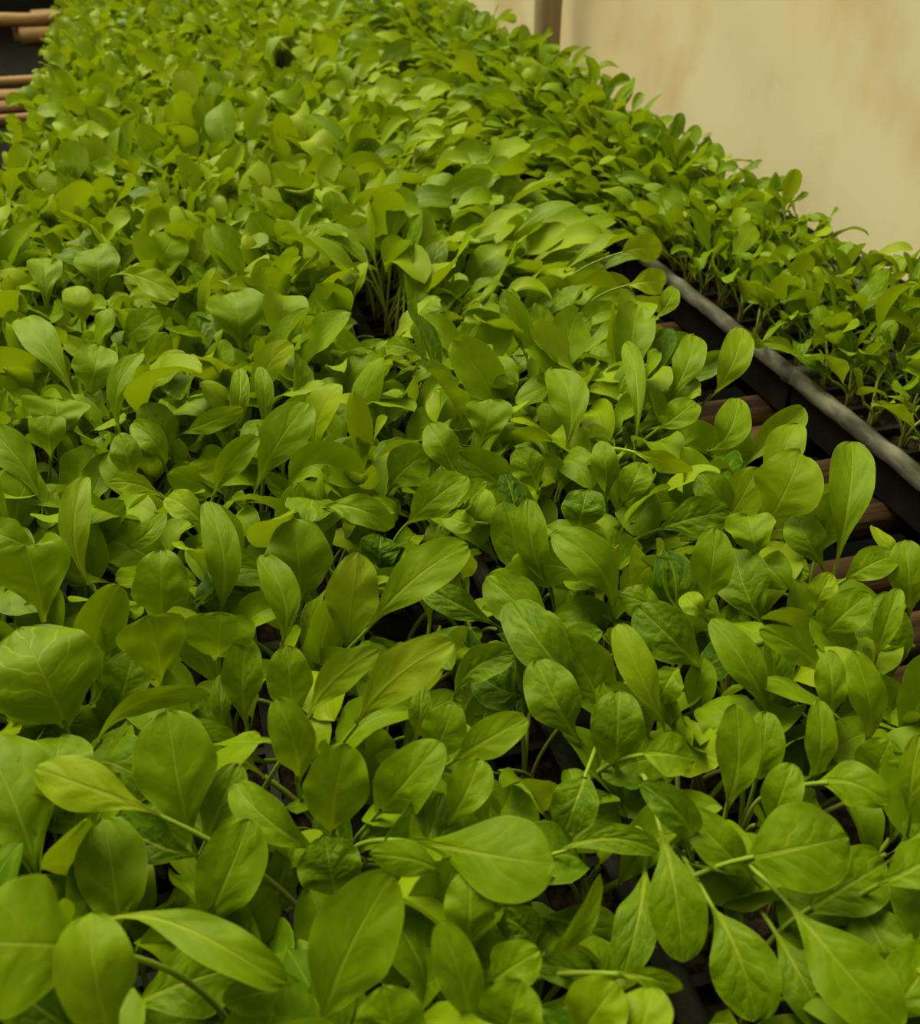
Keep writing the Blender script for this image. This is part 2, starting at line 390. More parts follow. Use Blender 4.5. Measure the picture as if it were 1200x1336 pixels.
# -- centre, front
H('pale-backed upright leaf with thick midrib, just left of centre', [(452, 850), (459, 785), (468, 722)], 70, 4.2, 8.4, tone=.85, under=True, sh=.1, cup=.05, vm=.55, vn=.7, leaf_label='pale leaf showing its underside and raised midrib')
H('large bright leaf lying to the right above the dark opening, centre', [(478, 822), (530, 765), (611, 710)], 66, 5.8, 8.6, tone=.6, sh=.35, ruf=.04)
H('smooth bright leaf curving over in front of the dark opening', [(455, 958), (512, 888), (592, 838)], 66, 6.6, 10.2, tone=.75, under=True, sh=.5, cup=.15)
H('long leaf leaning right below the pale-backed leaf', [(398, 945), (438, 885), (494, 847)], 46, 6.2, 9.2, tone=.7, under=True, sh=.4)
H('oval leaf slanting up right with scalloped edge, upper centre', [(526, 688), (562, 655), (609, 620)], 52, 5.2, 7.8, tone=.45, ruf=.05)
H('drooping puckered leaf pointing right, centre', [(418, 662), (462, 662), (512, 688)], 42, 7.0, 6.6, tone=.55, ruf=.06, arch=1.0)
H('small rounded leaf pointing left above the centre', [(626, 682), (604, 682), (582, 672)], 34, 6.0, 6.4, tone=.6)
H('upright folded leaf with pale right edge, right of centre', [(716, 766), (694, 712), (690, 651)], 46, 4.4, 8.4, tone=.5, cup=.3)
H('rounded leaf bowing over to the left, right of centre', [(797, 798), (783, 742), (722, 697)], 62, 4.8, 8.0, tone=.55, arch=1.2)
H('broad leaf lying behind the long dark leaf, centre', [(730, 850), (692, 805), (634, 753)], 66, 4.2, 6.2, tone=.4)
H('long dark leaf with pale outer edge, pointing up left, centre', [(772, 922), (722, 862), (666, 786)], 70, 4.6, 7.2, tone=.28, ruf=.03)
H('oval leaf pointing up left below the long dark leaf', [(758, 970), (728, 922), (700, 862)], 72, 4.4, 7.0, tone=.35)
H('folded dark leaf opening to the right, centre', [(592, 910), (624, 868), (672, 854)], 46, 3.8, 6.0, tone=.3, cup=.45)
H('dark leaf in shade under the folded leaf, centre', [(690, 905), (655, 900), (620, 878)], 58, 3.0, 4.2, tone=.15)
H('blunt leaf standing right of the smooth curving leaf', [(560, 990), (578, 955), (592, 918)], 62, 4.6, 7.0, tone=.55, sh=.0)
H('smooth leaf pointing right toward the dark gap, centre', [(590, 994), (636, 965), (688, 936)], 52, 5.4, 7.6, tone=.65, sh=.2)
H('slim upright leaf between the blunt leaf and the curving leaf', [(540, 972), (548, 930), (550, 892)], 30, 4.6, 7.0, tone=.35)
H('dark round puckered leaf, right of centre', [(755, 692), (760, 665), (766, 639)], 58, 4.2, 6.4, tone=.2, ruf=.06, sh=.0)
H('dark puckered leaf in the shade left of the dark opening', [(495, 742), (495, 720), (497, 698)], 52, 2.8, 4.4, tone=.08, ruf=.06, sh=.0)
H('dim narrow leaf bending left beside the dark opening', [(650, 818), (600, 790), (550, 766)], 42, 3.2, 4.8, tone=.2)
H('upright pointed leaf right of centre, upper middle', [(790, 648), (790, 612), (782, 576)], 36, 5.0, 8.0, tone=.5, sh=.0)
H('tall pointed leaf with wavy edge, upper middle right', [(738, 592), (745, 535), (720, 477)], 54, 4.6, 8.4, tone=.6, ruf=.05)
H('short trumpet leaf in the middle of the crowd', [(622, 590), (634, 555), (638, 521)], 62, 4.6, 7.8, tone=.55, sh=.8, vm=.82)
H('blunt leaf leaning left beside the short trumpet leaf', [(592, 620), (580, 588), (558, 553)], 46, 4.8, 7.6, tone=.5, sh=.2)
H('broad leaf with fine veins left of the short trumpet leaf', [(508, 640), (528, 612), (560, 592)], 60, 4.2, 6.4, tone=.5)
H('leaf with a long neck hanging left above the bare patch', [(560, 470), (535, 456), (505, 452)], 26, 6.2, 6.4, tone=.65, sh=.6)
H('rounded leaf with dark veins behind the lone stalk, upper middle', [(700, 640), (690, 610), (672, 585)], 46, 4.4, 7.0, tone=.4)
# -- right
H('large round flat leaf standing by the gap, right side', [(1000, 684), (1024, 640), (1044, 594)], 90, 6.0, 9.2, tone=.72, sh=.0, vm=.5, cup=.06, ruf=.02)
H('tall folded leaf at the gap edge, right of the round flat leaf', [(1090, 740), (1106, 660), (1112, 574)], 58, 4.6, 9.0, tone=.5, cup=.4)
H('oval upright leaf facing the viewer, right side', [(922, 792), (928, 742), (934, 689)], 56, 4.6, 8.4, tone=.5, sh=.05, cup=.05)
H('crumpled leaf folded over below the round flat leaf', [(990, 735), (982, 702), (976, 673)], 62, 5.6, 7.4, tone=.6, ruf=.08, cup=.3, vm=.75)
H('plain oval leaf behind the crumpled leaf, right side', [(1074, 742), (1054, 705), (1034, 671)], 50, 4.4, 6.6, tone=.4)
H('dark broad leaf behind the oval upright leaf, right', [(1000, 822), (975, 775), (958, 716)], 74, 3.4, 5.8, tone=.3)
H('dark puckered oval leaf pointing up left, right side', [(910, 870), (874, 832), (830, 790)], 72, 4.6, 7.2, tone=.2, ruf=.05)
H('small round leaf below the dark puckered oval leaf, right', [(886, 870), (870, 892), (857, 917)], 44, 5.4, 4.8, tone=.45, sh=.0)
H('bright leaf slanting up left with pale midrib, right of centre', [(870, 955), (836, 882), (806, 814)], 48, 5.0, 8.0, tone=.75, cup=.25)
H('long drooping spoon leaf pointing up left, right side', [(1000, 935), (975, 870), (928, 809)], 52, 4.8, 8.0, tone=.5, arch=1.0)
H('leaf end curling left behind the drooping spoon leaf', [(1072, 886), (1040, 845), (990, 822)], 42, 5.0, 7.4, tone=.55, arch=.8)
H('small pale crinkled leaf tip, right side', [(1064, 795), (1072, 772), (1087, 747)], 36, 4.8, 7.0, tone=.8, ruf=.07)
H('smooth leaf pointing up right, below the crinkled leaf tip', [(1070, 834), (1100, 802), (1134, 774)], 54, 4.6, 7.2, tone=.5)
H('narrow ribbed leaf near the right edge', [(1140, 864), (1156, 815), (1173, 768)], 32, 4.8, 8.0, tone=.5, cup=.35)
H('tall upright leaf with scalloped edge near the right edge', [(1130, 972), (1133, 910), (1112, 849)], 46, 4.6, 8.2, tone=.55, ruf=.05)
H('broad leaf pointing right above the narrow ribbed leaf', [(1094, 762), (1125, 742), (1167, 726)], 44, 5.6, 7.2, tone=.5)
H('narrow blunt leaf below the tall leaf, right side', [(1056, 1018), (1071, 968), (1068, 913)], 40, 4.6, 7.8, tone=.6, sh=.1)
H('upright leaf with notched left edge, right side', [(1082, 940), (1085, 895), (1080, 848)], 42, 4.2, 7.0, tone=.5)
H('tall rounded leaf standing upright in the lower right', [(946, 1062), (963, 985), (960, 919)], 58, 4.6, 8.2, tone=.55, sh=.15)
H('rounded leaf behind the tall rounded one, lower right', [(984, 1025), (996, 975), (1000, 928)], 54, 3.8, 6.8, tone=.42, sh=.0)
H('flat oval leaf lying sideways, lower right of centre', [(842, 984), (875, 984), (908, 990)], 58, 6.0, 6.4, tone=.55, sh=.0, vm=.5)
H('large dark puckered leaf beside the bright slanting leaf', [(806, 1014), (805, 960), (808, 903)], 72, 4.0, 7.0, tone=.28, ruf=.06, sh=.0)
H('dark leaf with raised veins, pointing right, right side', [(855, 692), (905, 676), (953, 668)], 54, 5.0, 6.6, tone=.25, ruf=.06)
H('round leaf edge-lit on its right side, right of centre', [(812, 658), (825, 632), (838, 603)], 42, 5.0, 7.0, tone=.42, sh=.0)
H('flat bright leaf seen almost edge-on, right of centre', [(828, 590), (865, 603), (902, 613)], 24, 7.6, 7.8, tone=.9, roll=45)
H('upright puckered leaf at the right edge', [(1186, 802), (1185, 750), (1180, 703)], 50, 4.6, 8.0, tone=.55, ruf=.05)
H('bright slim leaf pointing up left near the right edge', [(1178, 742), (1158, 712), (1138, 686)], 22, 6.2, 7.6, tone=.8, roll=35)
H('short leaf tip pointing left beside the oval upright leaf', [(922, 808), (906, 790), (890, 774)], 32, 5.8, 6.6, tone=.75)
H('horizontal leaf with rolled top edge, right of centre', [(872, 802), (840, 785), (808, 776)], 48, 5.0, 6.0, tone=.42, cup=-.2)
H('bright tall oval leaf rising by the gap, upper right', [(922, 522), (948, 488), (966, 430)], 42, 5.4, 9.0, tone=.7, sh=.3)
H('upright leaf left of the bright tall one by the gap', [(868, 532), (890, 490), (906, 438)], 42, 4.8, 8.2, tone=.55)
H('slim wavy upright leaf, upper right of the main crowd', [(828, 588), (832, 520), (814, 445)], 28, 4.6, 8.4, tone=.6, tw=.7, cup=.3)
H('crinkled oval leaf pointing up right, near the gap', [(855, 562), (880, 545), (906, 524)], 42, 6.0, 7.6, tone=.55, ruf=.06)
H('flat oval leaf lying over the gap, upper right', [(806, 331), (832, 324), (862, 329)], 36, 7.4, 7.4, tone=.85, sh=.1)
H('flat leaf just below the oval one over the gap', [(815, 373), (840, 368), (867, 371)], 36, 7.2, 7.2, tone=.88, sh=.1)
H('small leaf on a thin stalk leaning out over the gap', [(848, 420), (866, 402), (879, 376)], 26, 6.0, 8.0, tone=.65, sh=.5)
H('broad short leaf by the gap, middle right', [(920, 590), (945, 572), (962, 520)], 48, 4.8, 7.4, tone=.5)
# -- front centre and right
H('the broadest spoon leaf, lying to the right, front centre', [(530, 1097), (590, 1106), (655, 1118), (723, 1126)], 110, 6.6, 8.4, tone=.55, sh=.9, cup=-.08, ruf=.012, vm=.68)
H('big oval leaf slanting up right, front centre', [(486, 1068), (530, 1020), (577, 970)], 78, 4.8, 7.8, tone=.45, sh=.0, vm=.5)
H('fan shaped leaf with straight pale midrib, front centre', [(574, 1090), (605, 1040), (626, 990)], 58, 5.0, 7.2, tone=.65, sh=1.0, vm=.7, cup=.25)
H('wide blunt leaf left of the big oval leaf, front', [(434, 1092), (438, 1030), (452, 970)], 86, 4.6, 8.2, tone=.6, sh=.1)
H('dark hanging leaf by the dark gap, front centre right', [(768, 1000), (754, 1038), (738, 1082)], 62, 5.6, 4.4, tone=.25, ruf=.06, sh=.0)
H('folded leaf pointing left beside the broadest spoon leaf', [(585, 1147), (540, 1122), (482, 1115)], 46, 6.4, 7.8, tone=.55, cup=-.25)
H('longest smooth leaf standing in the bottom centre', [(420, 1345), (452, 1245), (512, 1140)], 114, 5.4, 9.2, tone=.6, sh=.25, cup=.08, vm=.58)
H('small oval leaf beneath the broadest spoon leaf', [(612, 1230), (612, 1182), (613, 1132)], 68, 5.6, 7.4, tone=.6, sh=.0, vm=.52)
H('puckered upright leaf at the bottom centre', [(614, 1345), (600, 1272), (572, 1202)], 60, 5.6, 8.8, tone=.6, sh=.1)
H('ruffled leaf facing right near the bottom centre', [(640, 1285), (668, 1262), (704, 1240)], 64, 5.0, 6.8, tone=.6, ruf=.06, sh=.0)
H('thin ribbon leaf curving up beside the dark gap, front', [(700, 1253), (752, 1215), (781, 1140)], 26, 5.4, 8.0, tone=.5, roll=35, cup=.3)
H('dark broad leaf left of the longest smooth leaf, front', [(442, 1170), (430, 1130), (424, 1090)], 84, 3.6, 6.0, tone=.25)
H('rounded leaf top cut off at the bottom centre', [(505, 1372), (508, 1325), (500, 1286)], 96, 6.2, 8.4, tone=.5, sh=.0)
H('blunt leaf at the bottom, right of the puckered upright one', [(655, 1370), (668, 1320), (680, 1280)], 86, 5.6, 7.6, tone=.55, sh=.0)
H('bright ruffled leaf at the bottom, left of the dark gap', [(755, 1360), (778, 1318), (805, 1283)], 84, 6.0, 7.8, tone=.8, ruf=.08, sh=.0)
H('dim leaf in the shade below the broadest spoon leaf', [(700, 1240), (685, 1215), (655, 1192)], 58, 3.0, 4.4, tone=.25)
H('dark leaf lying across the dark gap, front', [(722, 1114), (790, 1094), (860, 1110)], 38, 4.8, 5.2, tone=.3, cup=.3)
H('dark puckered leaf left of the gap, bottom', [(785, 1290), (745, 1265), (698, 1258)], 46, 4.4, 5.6, tone=.25, ruf=.07)
H('dim upright leaf along the gap, bottom right of centre', [(842, 1128), (832, 1200), (812, 1275)], 58, 4.6, 4.0, tone=.3, ruf=.05)
H('smooth dark-specked leaf hanging toward the viewer, front right', [(862, 1085), (880, 1160), (890, 1257)], 76, 6.6, 5.0, tone=.38, sh=.35, cup=-.06, ruf=.012)
H('hanging veined leaf right of the smooth specked one, front right', [(926, 1178), (965, 1250), (985, 1332)], 88, 5.6, 4.4, vn=.75, tone=.38, sh=.2, ruf=.03)
H('large rounded leaf with pale midrib pointing right, front right', [(962, 1122), (1035, 1108), (1107, 1092)], 112, 6.8, 7.8, vn=.65, tone=.4, sh=.05, vm=.5, cup=-.04)
H('wide leaf tucked under the large rounded one, front right', [(1040, 1195), (1090, 1165), (1150, 1128)], 84, 4.6, 5.6, tone=.35, sh=.0)
H('smooth leaf lying to the right, right of the tall rounded leaf', [(1062, 1022), (1108, 1020), (1157, 1048)], 58, 6.4, 7.0, tone=.6, cup=-.1, sh=.1, vm=.5)
H('plain leaf pointing up left, beside large rounded leaf, front right', [(988, 1152), (942, 1106), (894, 1056)], 58, 5.0, 7.0, tone=.45)
H('dark folded leaf bending over the gap, front right', [(900, 1112), (884, 1060), (836, 1022)], 50, 5.4, 8.0, tone=.18, cup=.3, arch=1.0)
H('blunt upright leaf above the large rounded one, front right', [(1004, 1080), (1020, 1035), (1034, 996)], 52, 5.4, 7.8, tone=.5, sh=.1)
H('longest leaf pointing down right, bottom right', [(1028, 1178), (1090, 1250), (1172, 1345)], 96, 6.4, 5.6, tone=.5, sh=.3)
H('dim leaf alongside the longest one, bottom right', [(1008, 1210), (1048, 1280), (1082, 1345)], 64, 4.4, 3.8, tone=.35)
H('leaf with pale midrib pointing right at the right edge, front', [(1138, 1158), (1180, 1138), (1235, 1110)], 64, 6.4, 7.4, tone=.55)
H('rounded leaf behind the smooth sideways leaf, right edge', [(1136, 1020), (1150, 990), (1162, 966)], 64, 4.4, 6.6, tone=.5, sh=.0)
H('pale spoon leaf on a long upright stalk at the right edge', [(1186, 1075), (1190, 1010), (1200, 958)], 34, 5.4, 8.4, tone=.7, sh=.6)
H('wide leaf hanging down at the right edge, bottom', [(1100, 1150), (1140, 1215), (1180, 1290)], 78, 5.0, 4.4, tone=.42)
H('slim leaf lying toward the gap at the bottom', [(798, 1270), (845, 1274), (890, 1293)], 26, 6.6, 6.6, tone=.45, roll=25)
H('bright leaf in the bottom corner beside the gap', [(820, 1375), (840, 1330), (850, 1285)], 74, 6.0, 7.6, tone=.75, sh=.0)
H('leaf cut off in the bottom right corner', [(1150, 1345), (1180, 1300), (1225, 1240)], 80, 4.0, 5.6, tone=.45)


# ------------------------------------------------------------------ trays and cells
PITCH = 0.0325; NX, NY = 5, 10
TW, TL = NX * PITCH, NY * PITCH
COLS = {'left': 0.125 - 2 * TW - 0.006, 'middle': 0.125 - TW - 0.002, 'right': 0.130, 'far': 0.450}
Y0 = 0.372
def tray_y(k): return Y0 + k * (TL + 0.004)
TRAY_MAT = {}
cells = []
for cn, x0 in COLS.items():
    k0, k1 = (-1, 7)
    shift = {'left': 0.0, 'middle': 0.0, 'right': -0.09, 'far': -0.12}[cn]
    for k in range(-1 if cn == 'left' else -2, 10):
        y0 = tray_y(k) + shift
        if y0 + TL < (-0.15 if cn == 'far' else 0.02) or y0 > 3.3: continue
        gx_, gy_ = np.meshgrid(np.linspace(x0, x0 + TW, 9), np.linspace(y0, y0 + TL, 15))
        X_, Y_, D_ = proj(np.stack([gx_.ravel(), gy_.ravel(), np.full(gx_.size, ZT + 0.06)], 1))
        if not ((D_ > 0.05) & (X_ > -50) & (X_ < 1250) & (Y_ > -70) & (Y_ < 1390)).any(): continue
        for i in range(NX):
            for j in range(NY):
                cells.append((cn, k, x0 + (i + .5) * PITCH, y0 + (j + .5) * PITCH))
TRAYS = sorted({(c[0], c[1]) for c in cells})
SHIFT = {'left': 0.0, 'middle': 0.0, 'right': -0.09, 'far': -0.12}

def make_tray_meshes():
    D = 0.043
    # lattice top with tapering pits
    V, Fc = [], []
    def q(a, b, c, d):
        n = len(V); V.extend([a, b, c, d]); Fc.append((n, n + 1, n + 2, n + 3))
    g = 0.0022
    for i in range(NX):
        for j in range(NY):
            xa, xb = i * PITCH, (i + 1) * PITCH; ya, yb = j * PITCH, (j + 1) * PITCH
            o = [(xa, ya, 0), (xb, ya, 0), (xb, yb, 0), (xa, yb, 0)]
            t = [(xa + g, ya + g, 0.0), (xb - g, ya + g, 0.0), (xb - g, yb - g, 0.0), (xa + g, yb - g, 0.0)]
            e = 0.007
            b = [(xa + e, ya + e, -D), (xb - e, ya + e, -D), (xb - e, yb - e, -D), (xa + e, yb - e, -D)]
            for s in range(4):
                s2 = (s + 1) % 4
                q(o[s], o[s2], t[s2], t[s]); q(t[s], t[s2], b[s2], b[s])
            q(*b)
    for (xa, ya, xb, yb) in ((0, 0, TW, 0), (TW, 0, TW, TL), (TW, TL, 0, TL), (0, TL, 0, 0)):      # plain skirt round the pots
        cx_, cy_ = TW / 2, TL / 2; kx, ky = 0.985, 0.993
        q((xa, ya, 0), (xb, yb, 0), (cx_ + (xb - cx_) * kx, cy_ + (yb - cy_) * ky, -D), (cx_ + (xa - cx_) * kx, cy_ + (ya - cy_) * ky, -D))
    body = mesh_from('cell_block', V, Fc, smooth=False)
    # rim: a thick folded lip with a slightly uneven outer edge
    rv = random.Random(5)
    prof = [(0.004, -0.001), (0.004, 0.0015), (-0.004, 0.0030), (-0.0125, 0.0012), (-0.0150, -0.0075), (-0.0138, -0.0080), (-0.0115, -0.0005)]
    ring = []
    npx, npy = 14, 28
    path = [(TW * a / npx, 0, 0, 1) for a in range(npx)] + [(TW, TL * a / npy, -1, 0) for a in range(npy)] + \
           [(TW - TW * a / npx, TL, 0, -1) for a in range(npx)] + [(0, TL - TL * a / npy, 1, 0) for a in range(npy)]
    V2, F2 = [], []
    cx, cy = TW / 2, TL / 2
    for (x, y, nx, ny) in path:
        jit = rv.uniform(-0.0007, 0.0007); jz = rv.uniform(-0.0008, 0.0008)
        corner = (x in (0, TW)) and (y in (0, TL))
        for (d, z) in prof:
            k = d + (jit if d < -0.004 else 0)
            dx = nx * k; dy = ny * k
            if x == 0 and y == 0 or x == TW and y == 0 or x == TW and y == TL or x == 0 and y == TL:
                dx = (1 if x == 0 else -1) * k; dy = (1 if y == 0 else -1) * k
            V2.append((x + dx * 0.55, y + dy * 0.55, z + jz))
    n, m_ = len(path), len(prof)
    for a in range(n):
        b = (a + 1) % n
        for c in range(m_):
            d = (c + 1) % m_
            F2.append((a * m_ + c, b * m_ + c, b * m_ + d, a * m_ + d))
    rim = mesh_from('rim', V2, F2, smooth=False)
    # soil
    r2 = np.random.default_rng(3)
    gx, gy = 40, 80
    X, Y = np.meshgrid(np.linspace(0.002, TW - 0.002, gx + 1), np.linspace(0.002, TL - 0.002, gy + 1))
    Z = -0.006 + r2.normal(0, 0.0012, X.shape)
    i = (np.arange(gy)[:, None] * (gx + 1) + np.arange(gx)[None, :]).ravel()
    soil = mesh_from('potting_soil', np.stack([X.ravel(), Y.ravel(), Z.ravel()], 1), np.stack([i, i + 1, i + gx + 2, i + gx + 1], 1))
    for me, mt in ((body, PLASTIC), (rim, RIM), (soil, SOIL)): me.materials.append(mt)
    return body, rim, soil

ORD = ['first', 'second', 'third', 'fourth', 'fifth', 'sixth', 'seventh', 'eighth', 'ninth', 'tenth', 'eleventh', 'twelfth']
ROWNAME = {'left': 'leftmost row', 'middle': 'middle row', 'right': 'row beside the gap', 'far': 'row under the cream wall'}
tb, trm, ts = make_tray_meshes()
trd = trm.copy(); trd.materials.clear(); trd.materials.append(RIMDARK)
tray_rank = {}
for cn in COLS:
    for r_, (c, k) in enumerate([t for t in TRAYS if t[0] == cn]):
        tray_rank[(c, k)] = r_
        t = empty('cell_tray', (COLS[cn], tray_y(k) + SHIFT[cn], ZT), f'black plastic cell tray, {ORD[r_]} from the front in the {ROWNAME[cn]}', 'seedling tray', 'black seedling trays')
        for me, nm in ((tb, 'cell_block'), (trm if cn == 'far' else trd, 'rim'), (ts, 'potting_soil')):
            o = bpy.data.objects.new(nm, me); COL.objects.link(o); o.parent = t
            if nm == 'rim' and cn == 'far': o['label'] = 'dusty grey rim of the tray'

# ------------------------------------------------------------------ hero leaves (measured on the photograph, built at their own heights)
UP = np.array([0, 0, 1.0])
class Leaf: pass
def build_hero(h):
    pts, W, zb, zt = h['s'], h['w'], h['zb'] / 100, h['zt'] / 100
    n = len(pts)
    za = h.get('arch', 0.6) / 100
    zs = [zb + (zt - zb) * (i / (n - 1)) + za * math.sin(math.pi * i / (n - 1)) for i in range(n)]
    P = [at(x, y, z) for (x, y), z in zip(pts, zs)]
    mid = P[n // 2]
    d = proj(mid)[2]
    Wm = W * d / FPX
    view = unit(EYE - mid)
    ax = unit(P[-1] - P[0])
    face = unit(view - ax * (view @ ax))
    face = unit(face + 0.25 * UP)
    roll = math.radians(h.get('roll', 0))
    face = face * math.cos(roll) + np.cross(ax, face) * math.sin(roll)
    if h.get('under'): face = -face
    rs = random.Random(int(pts[0][0] * 7 + pts[0][1]))
    b = blade(P, Wm / max(0.35, math.cos(roll)), face, nu=12, nv=18, cup=h.get('cup', 0.14) * (-1 if h.get('under') else 1), ruffle=h.get('ruf', rs.uniform(0.03, 0.065)),
              twist=h.get('tw', rs.uniform(-0.35, 0.35)), shape=h.get('sh', 0.45) + 0.28, curl=h.get('curl', 0.0), rs=rs, vm=h.get('vm', 0.6))
    return P, b, Wm

cell_xy = np.array([(c[2], c[3]) for c in cells])
used = {}
for idx, h in enumerate(HEROES):
    P, b, Wm = build_hero(h)
    h['P'], h['b'] = P, b
    dirn = unit(P[1] - P[0])
    hd = np.array([dirn[0], dirn[1]]); hh_ = P[0][2] - ZT
    root = P[0][:2] - hd * (0.018 + 0.75 * hh_ * max(0.0, 1 - abs(dirn[2])) ** 0.7)
    ok = np.linalg.norm(cell_xy - root, axis=1)
    c = int(np.argmin(ok))
    used.setdefault(c, []).append(h)

# coarse picture-plane map of the nearest hero surface: keeps the plain seedlings behind the leaves that stand out
BW, BH = 300, 334
hero_depth = np.full((BH, BW), 1e9)
for hs in used.values():
    for h in hs:
        v, f, _, _ = h['b']
        q = v[f]                                              # n,4,3
        for a in np.linspace(0, 1, 4):
            for c_ in np.linspace(0, 1, 4):
                p = (q[:, 0] * (1 - a) + q[:, 1] * a) * (1 - c_) + (q[:, 3] * (1 - a) + q[:, 2] * a) * c_
                x, y, d = proj(p)
                xi, yi = (x / 4).astype(int), (y / 4).astype(int)
                k = (xi >= 0) & (xi < BW) & (yi >= 0) & (yi < BH)
                np.minimum.at(hero_depth, (yi[k], xi[k]), d[k])

def blocked(v, lim=0.10, vlim=0.12):
    x, y, d = proj(v)
    xi, yi = (x / 4).astype(int), (y / 4).astype(int)
    k = (xi >= 0) & (xi < BW) & (yi >= 0) & (yi < BH)
    if k.any():
        fr = (hero_depth[yi[k], xi[k]] > d[k]) & (hero_depth[yi[k], xi[k]] < 1e8)
        if fr.sum() > lim * len(v): return True
    for (cx, cy, rx, ry) in VOIDS:
        if ((((x - cx) / rx) ** 2 + ((y - cy) / ry) ** 2) < 1).sum() > vlim * len(v): return True
    return False

# ------------------------------------------------------------------ plain seedlings
def lean_at(x, y):
    """which way the crowd leans: seedlings in the right row lie over to the right a little way back"""
    w = math.exp(-(((x - 0.25) / 0.09) ** 2 + ((y - 0.78) / 0.24) ** 2))
    v = np.array([0.95, 0.05]) * w * 1.35
    if 0.2 < x < 0.40: v = v + np.array([0.55, 0.0]) * min(1, max(0, (y - 0.60) / 0.3)) * (1.7 if x > 0.255 else 1.0)
    if x < -0.13 and y > 0.95: v = v + np.array([0.42, 0.0]) * min(1, (y - 0.95) / 0.3)
    if x > 0.40: v = v + np.array([-0.18 - (0.85 if x < 0.52 else 0.1) * min(1, max(0, (y - 0.78) / 0.2)), -0.08])
    return v

def plain_leaves(cn, x, y, n, size, rs, low=False):
    """spine, width, face, stalk of the leaves of one seedling that grows at (x, y)"""
    out = []
    lean = lean_at(x, y)
    a0 = rs.uniform(0, 6.283)
    for i in range(n):
        az = a0 + i * 2.39996 + rs.uniform(-0.4, 0.4)
        outer = i / max(1, n - 1)
        pet = (0.046 - 0.012 * outer + rs.uniform(-0.010, 0.008)) * size
        bl = (0.052 + rs.uniform(-0.016, 0.013)) * size * (0.94 if y > 0.75 else 1.0) * (0.85 + 0.25 * rs.random())
        W = bl * rs.uniform(0.32, 0.54)
        el = math.radians(rs.uniform(64, 88) - 20 * outer)
        if low: el *= 0.7; pet *= 0.6; bl *= 0.8; W *= 0.8
        h = np.array([math.cos(az), math.sin(az), 0])
        h2 = h * 1.0 + np.array([lean[0], lean[1], 0]) * 1.6
        r0 = np.array([x + rs.uniform(-.003, .003), y + rs.uniform(-.003, .003), ZT - 0.006])
        d0 = unit(np.array([h2[0] * math.cos(el), h2[1] * math.cos(el), math.sin(el) * (1 - 0.35 * min(1, np.linalg.norm(lean)))]))
        p0 = r0 + d0 * pet
        el1 = el - math.radians(rs.uniform(-4, 20)); el2 = el1 - math.radians(rs.choice([rs.uniform(-8, 15), rs.uniform(10, 40), rs.uniform(35, 80)]))
        hl = np.linalg.norm(h2); hh = unit(h2) if hl > 0.05 else h
        k = min(1.0, np.linalg.norm(lean))
        el1 *= (1 - 0.55 * k); el2 *= (1 - 0.6 * k)
        side = np.cross(hh, UP) * rs.uniform(-0.35, 0.35)
        p1 = p0 + unit(hh * math.cos(el1) + UP * math.sin(el1) + side * 0.4) * bl * 0.5
        p2 = p1 + unit(hh * math.cos(el2) + UP * math.sin(el2) + side) * bl * 0.5
        ax = unit(p2 - p0)
        face = UP * 1.0 - hh * 0.9 + np.cross(hh, UP) * rs.uniform(-0.9, 0.9)
        face = unit(face - ax * (face @ ax))
        mids = r0 + (p0 - r0) * 0.5 + np.array([0, 0, 0.003]) + h * -0.002
        out.append(dict(spine=[p0, p1, p2], W=W, face=face, pet=[r0, mids, p0 + (p1 - p0) * 0.04], cup=rs.choice([rs.uniform(-0.12, 0.2), rs.uniform(0.1, 0.35), rs.uniform(0.3, 0.75)]), ruf=rs.uniform(0.015, 0.06),
                        tw=rs.uniform(-1.3, 1.3), sh=rs.uniform(0.0, 0.9), curl=rs.uniform(-0.1, 0.35), vm=rs.uniform(0.52, 0.68),
                        tone=min(1, max(0, rs.gauss((0.50 + 0.22 * min(1, max(0, (y - 0.25) / 0.5))) if x < 0.4 else 0.50, 0.24))), seed=rs.uniform(0, 40), r=rs.uniform(0.0008, 0.0012) * (0.8 + 0.3 * size)))  # tone rises with distance: the brighter far end painted into the leaves
    return out

def cell_size(cn, y, rs, x_=0.0):
    s = rs.uniform(0.82, 1.12)
    if cn == 'far': s *= 0.68 + 0.52 * min(1, max(0, (y - 0.45) / 1.0))
    elif y > 0.7: s *= 1.1 if cn != 'right' else 1.25
    if x_ < -0.15 and y > 1.2: s *= 0.93
    return s

# which cells are in view and how near
info = []; framed = []
for ci, (cn, k, x, y) in enumerate(cells):
    px, py, d = proj(np.array([x, y, ZT + 0.06]))
    if d <= 0.03: continue
    if px < -500 or px > 1900 or py > 1900 or py < -160: continue
    info.append((d, ci))
    if -110 < px < 1310 and -130 < py < 1470: framed.append((d, ci))
info.sort(); framed.sort()
N_OBJ = 300
near = [ci for _, ci in framed[:N_OBJ]]
for ci in used:
    if ci not in near: near.append(ci)
while len(near) > N_OBJ:                                       # keep to three hundred, farthest plain ones out first
    for i in range(len(near) - 1, -1, -1):
        if near[i] not in used:
            near.pop(i); break
near_set = set(near)

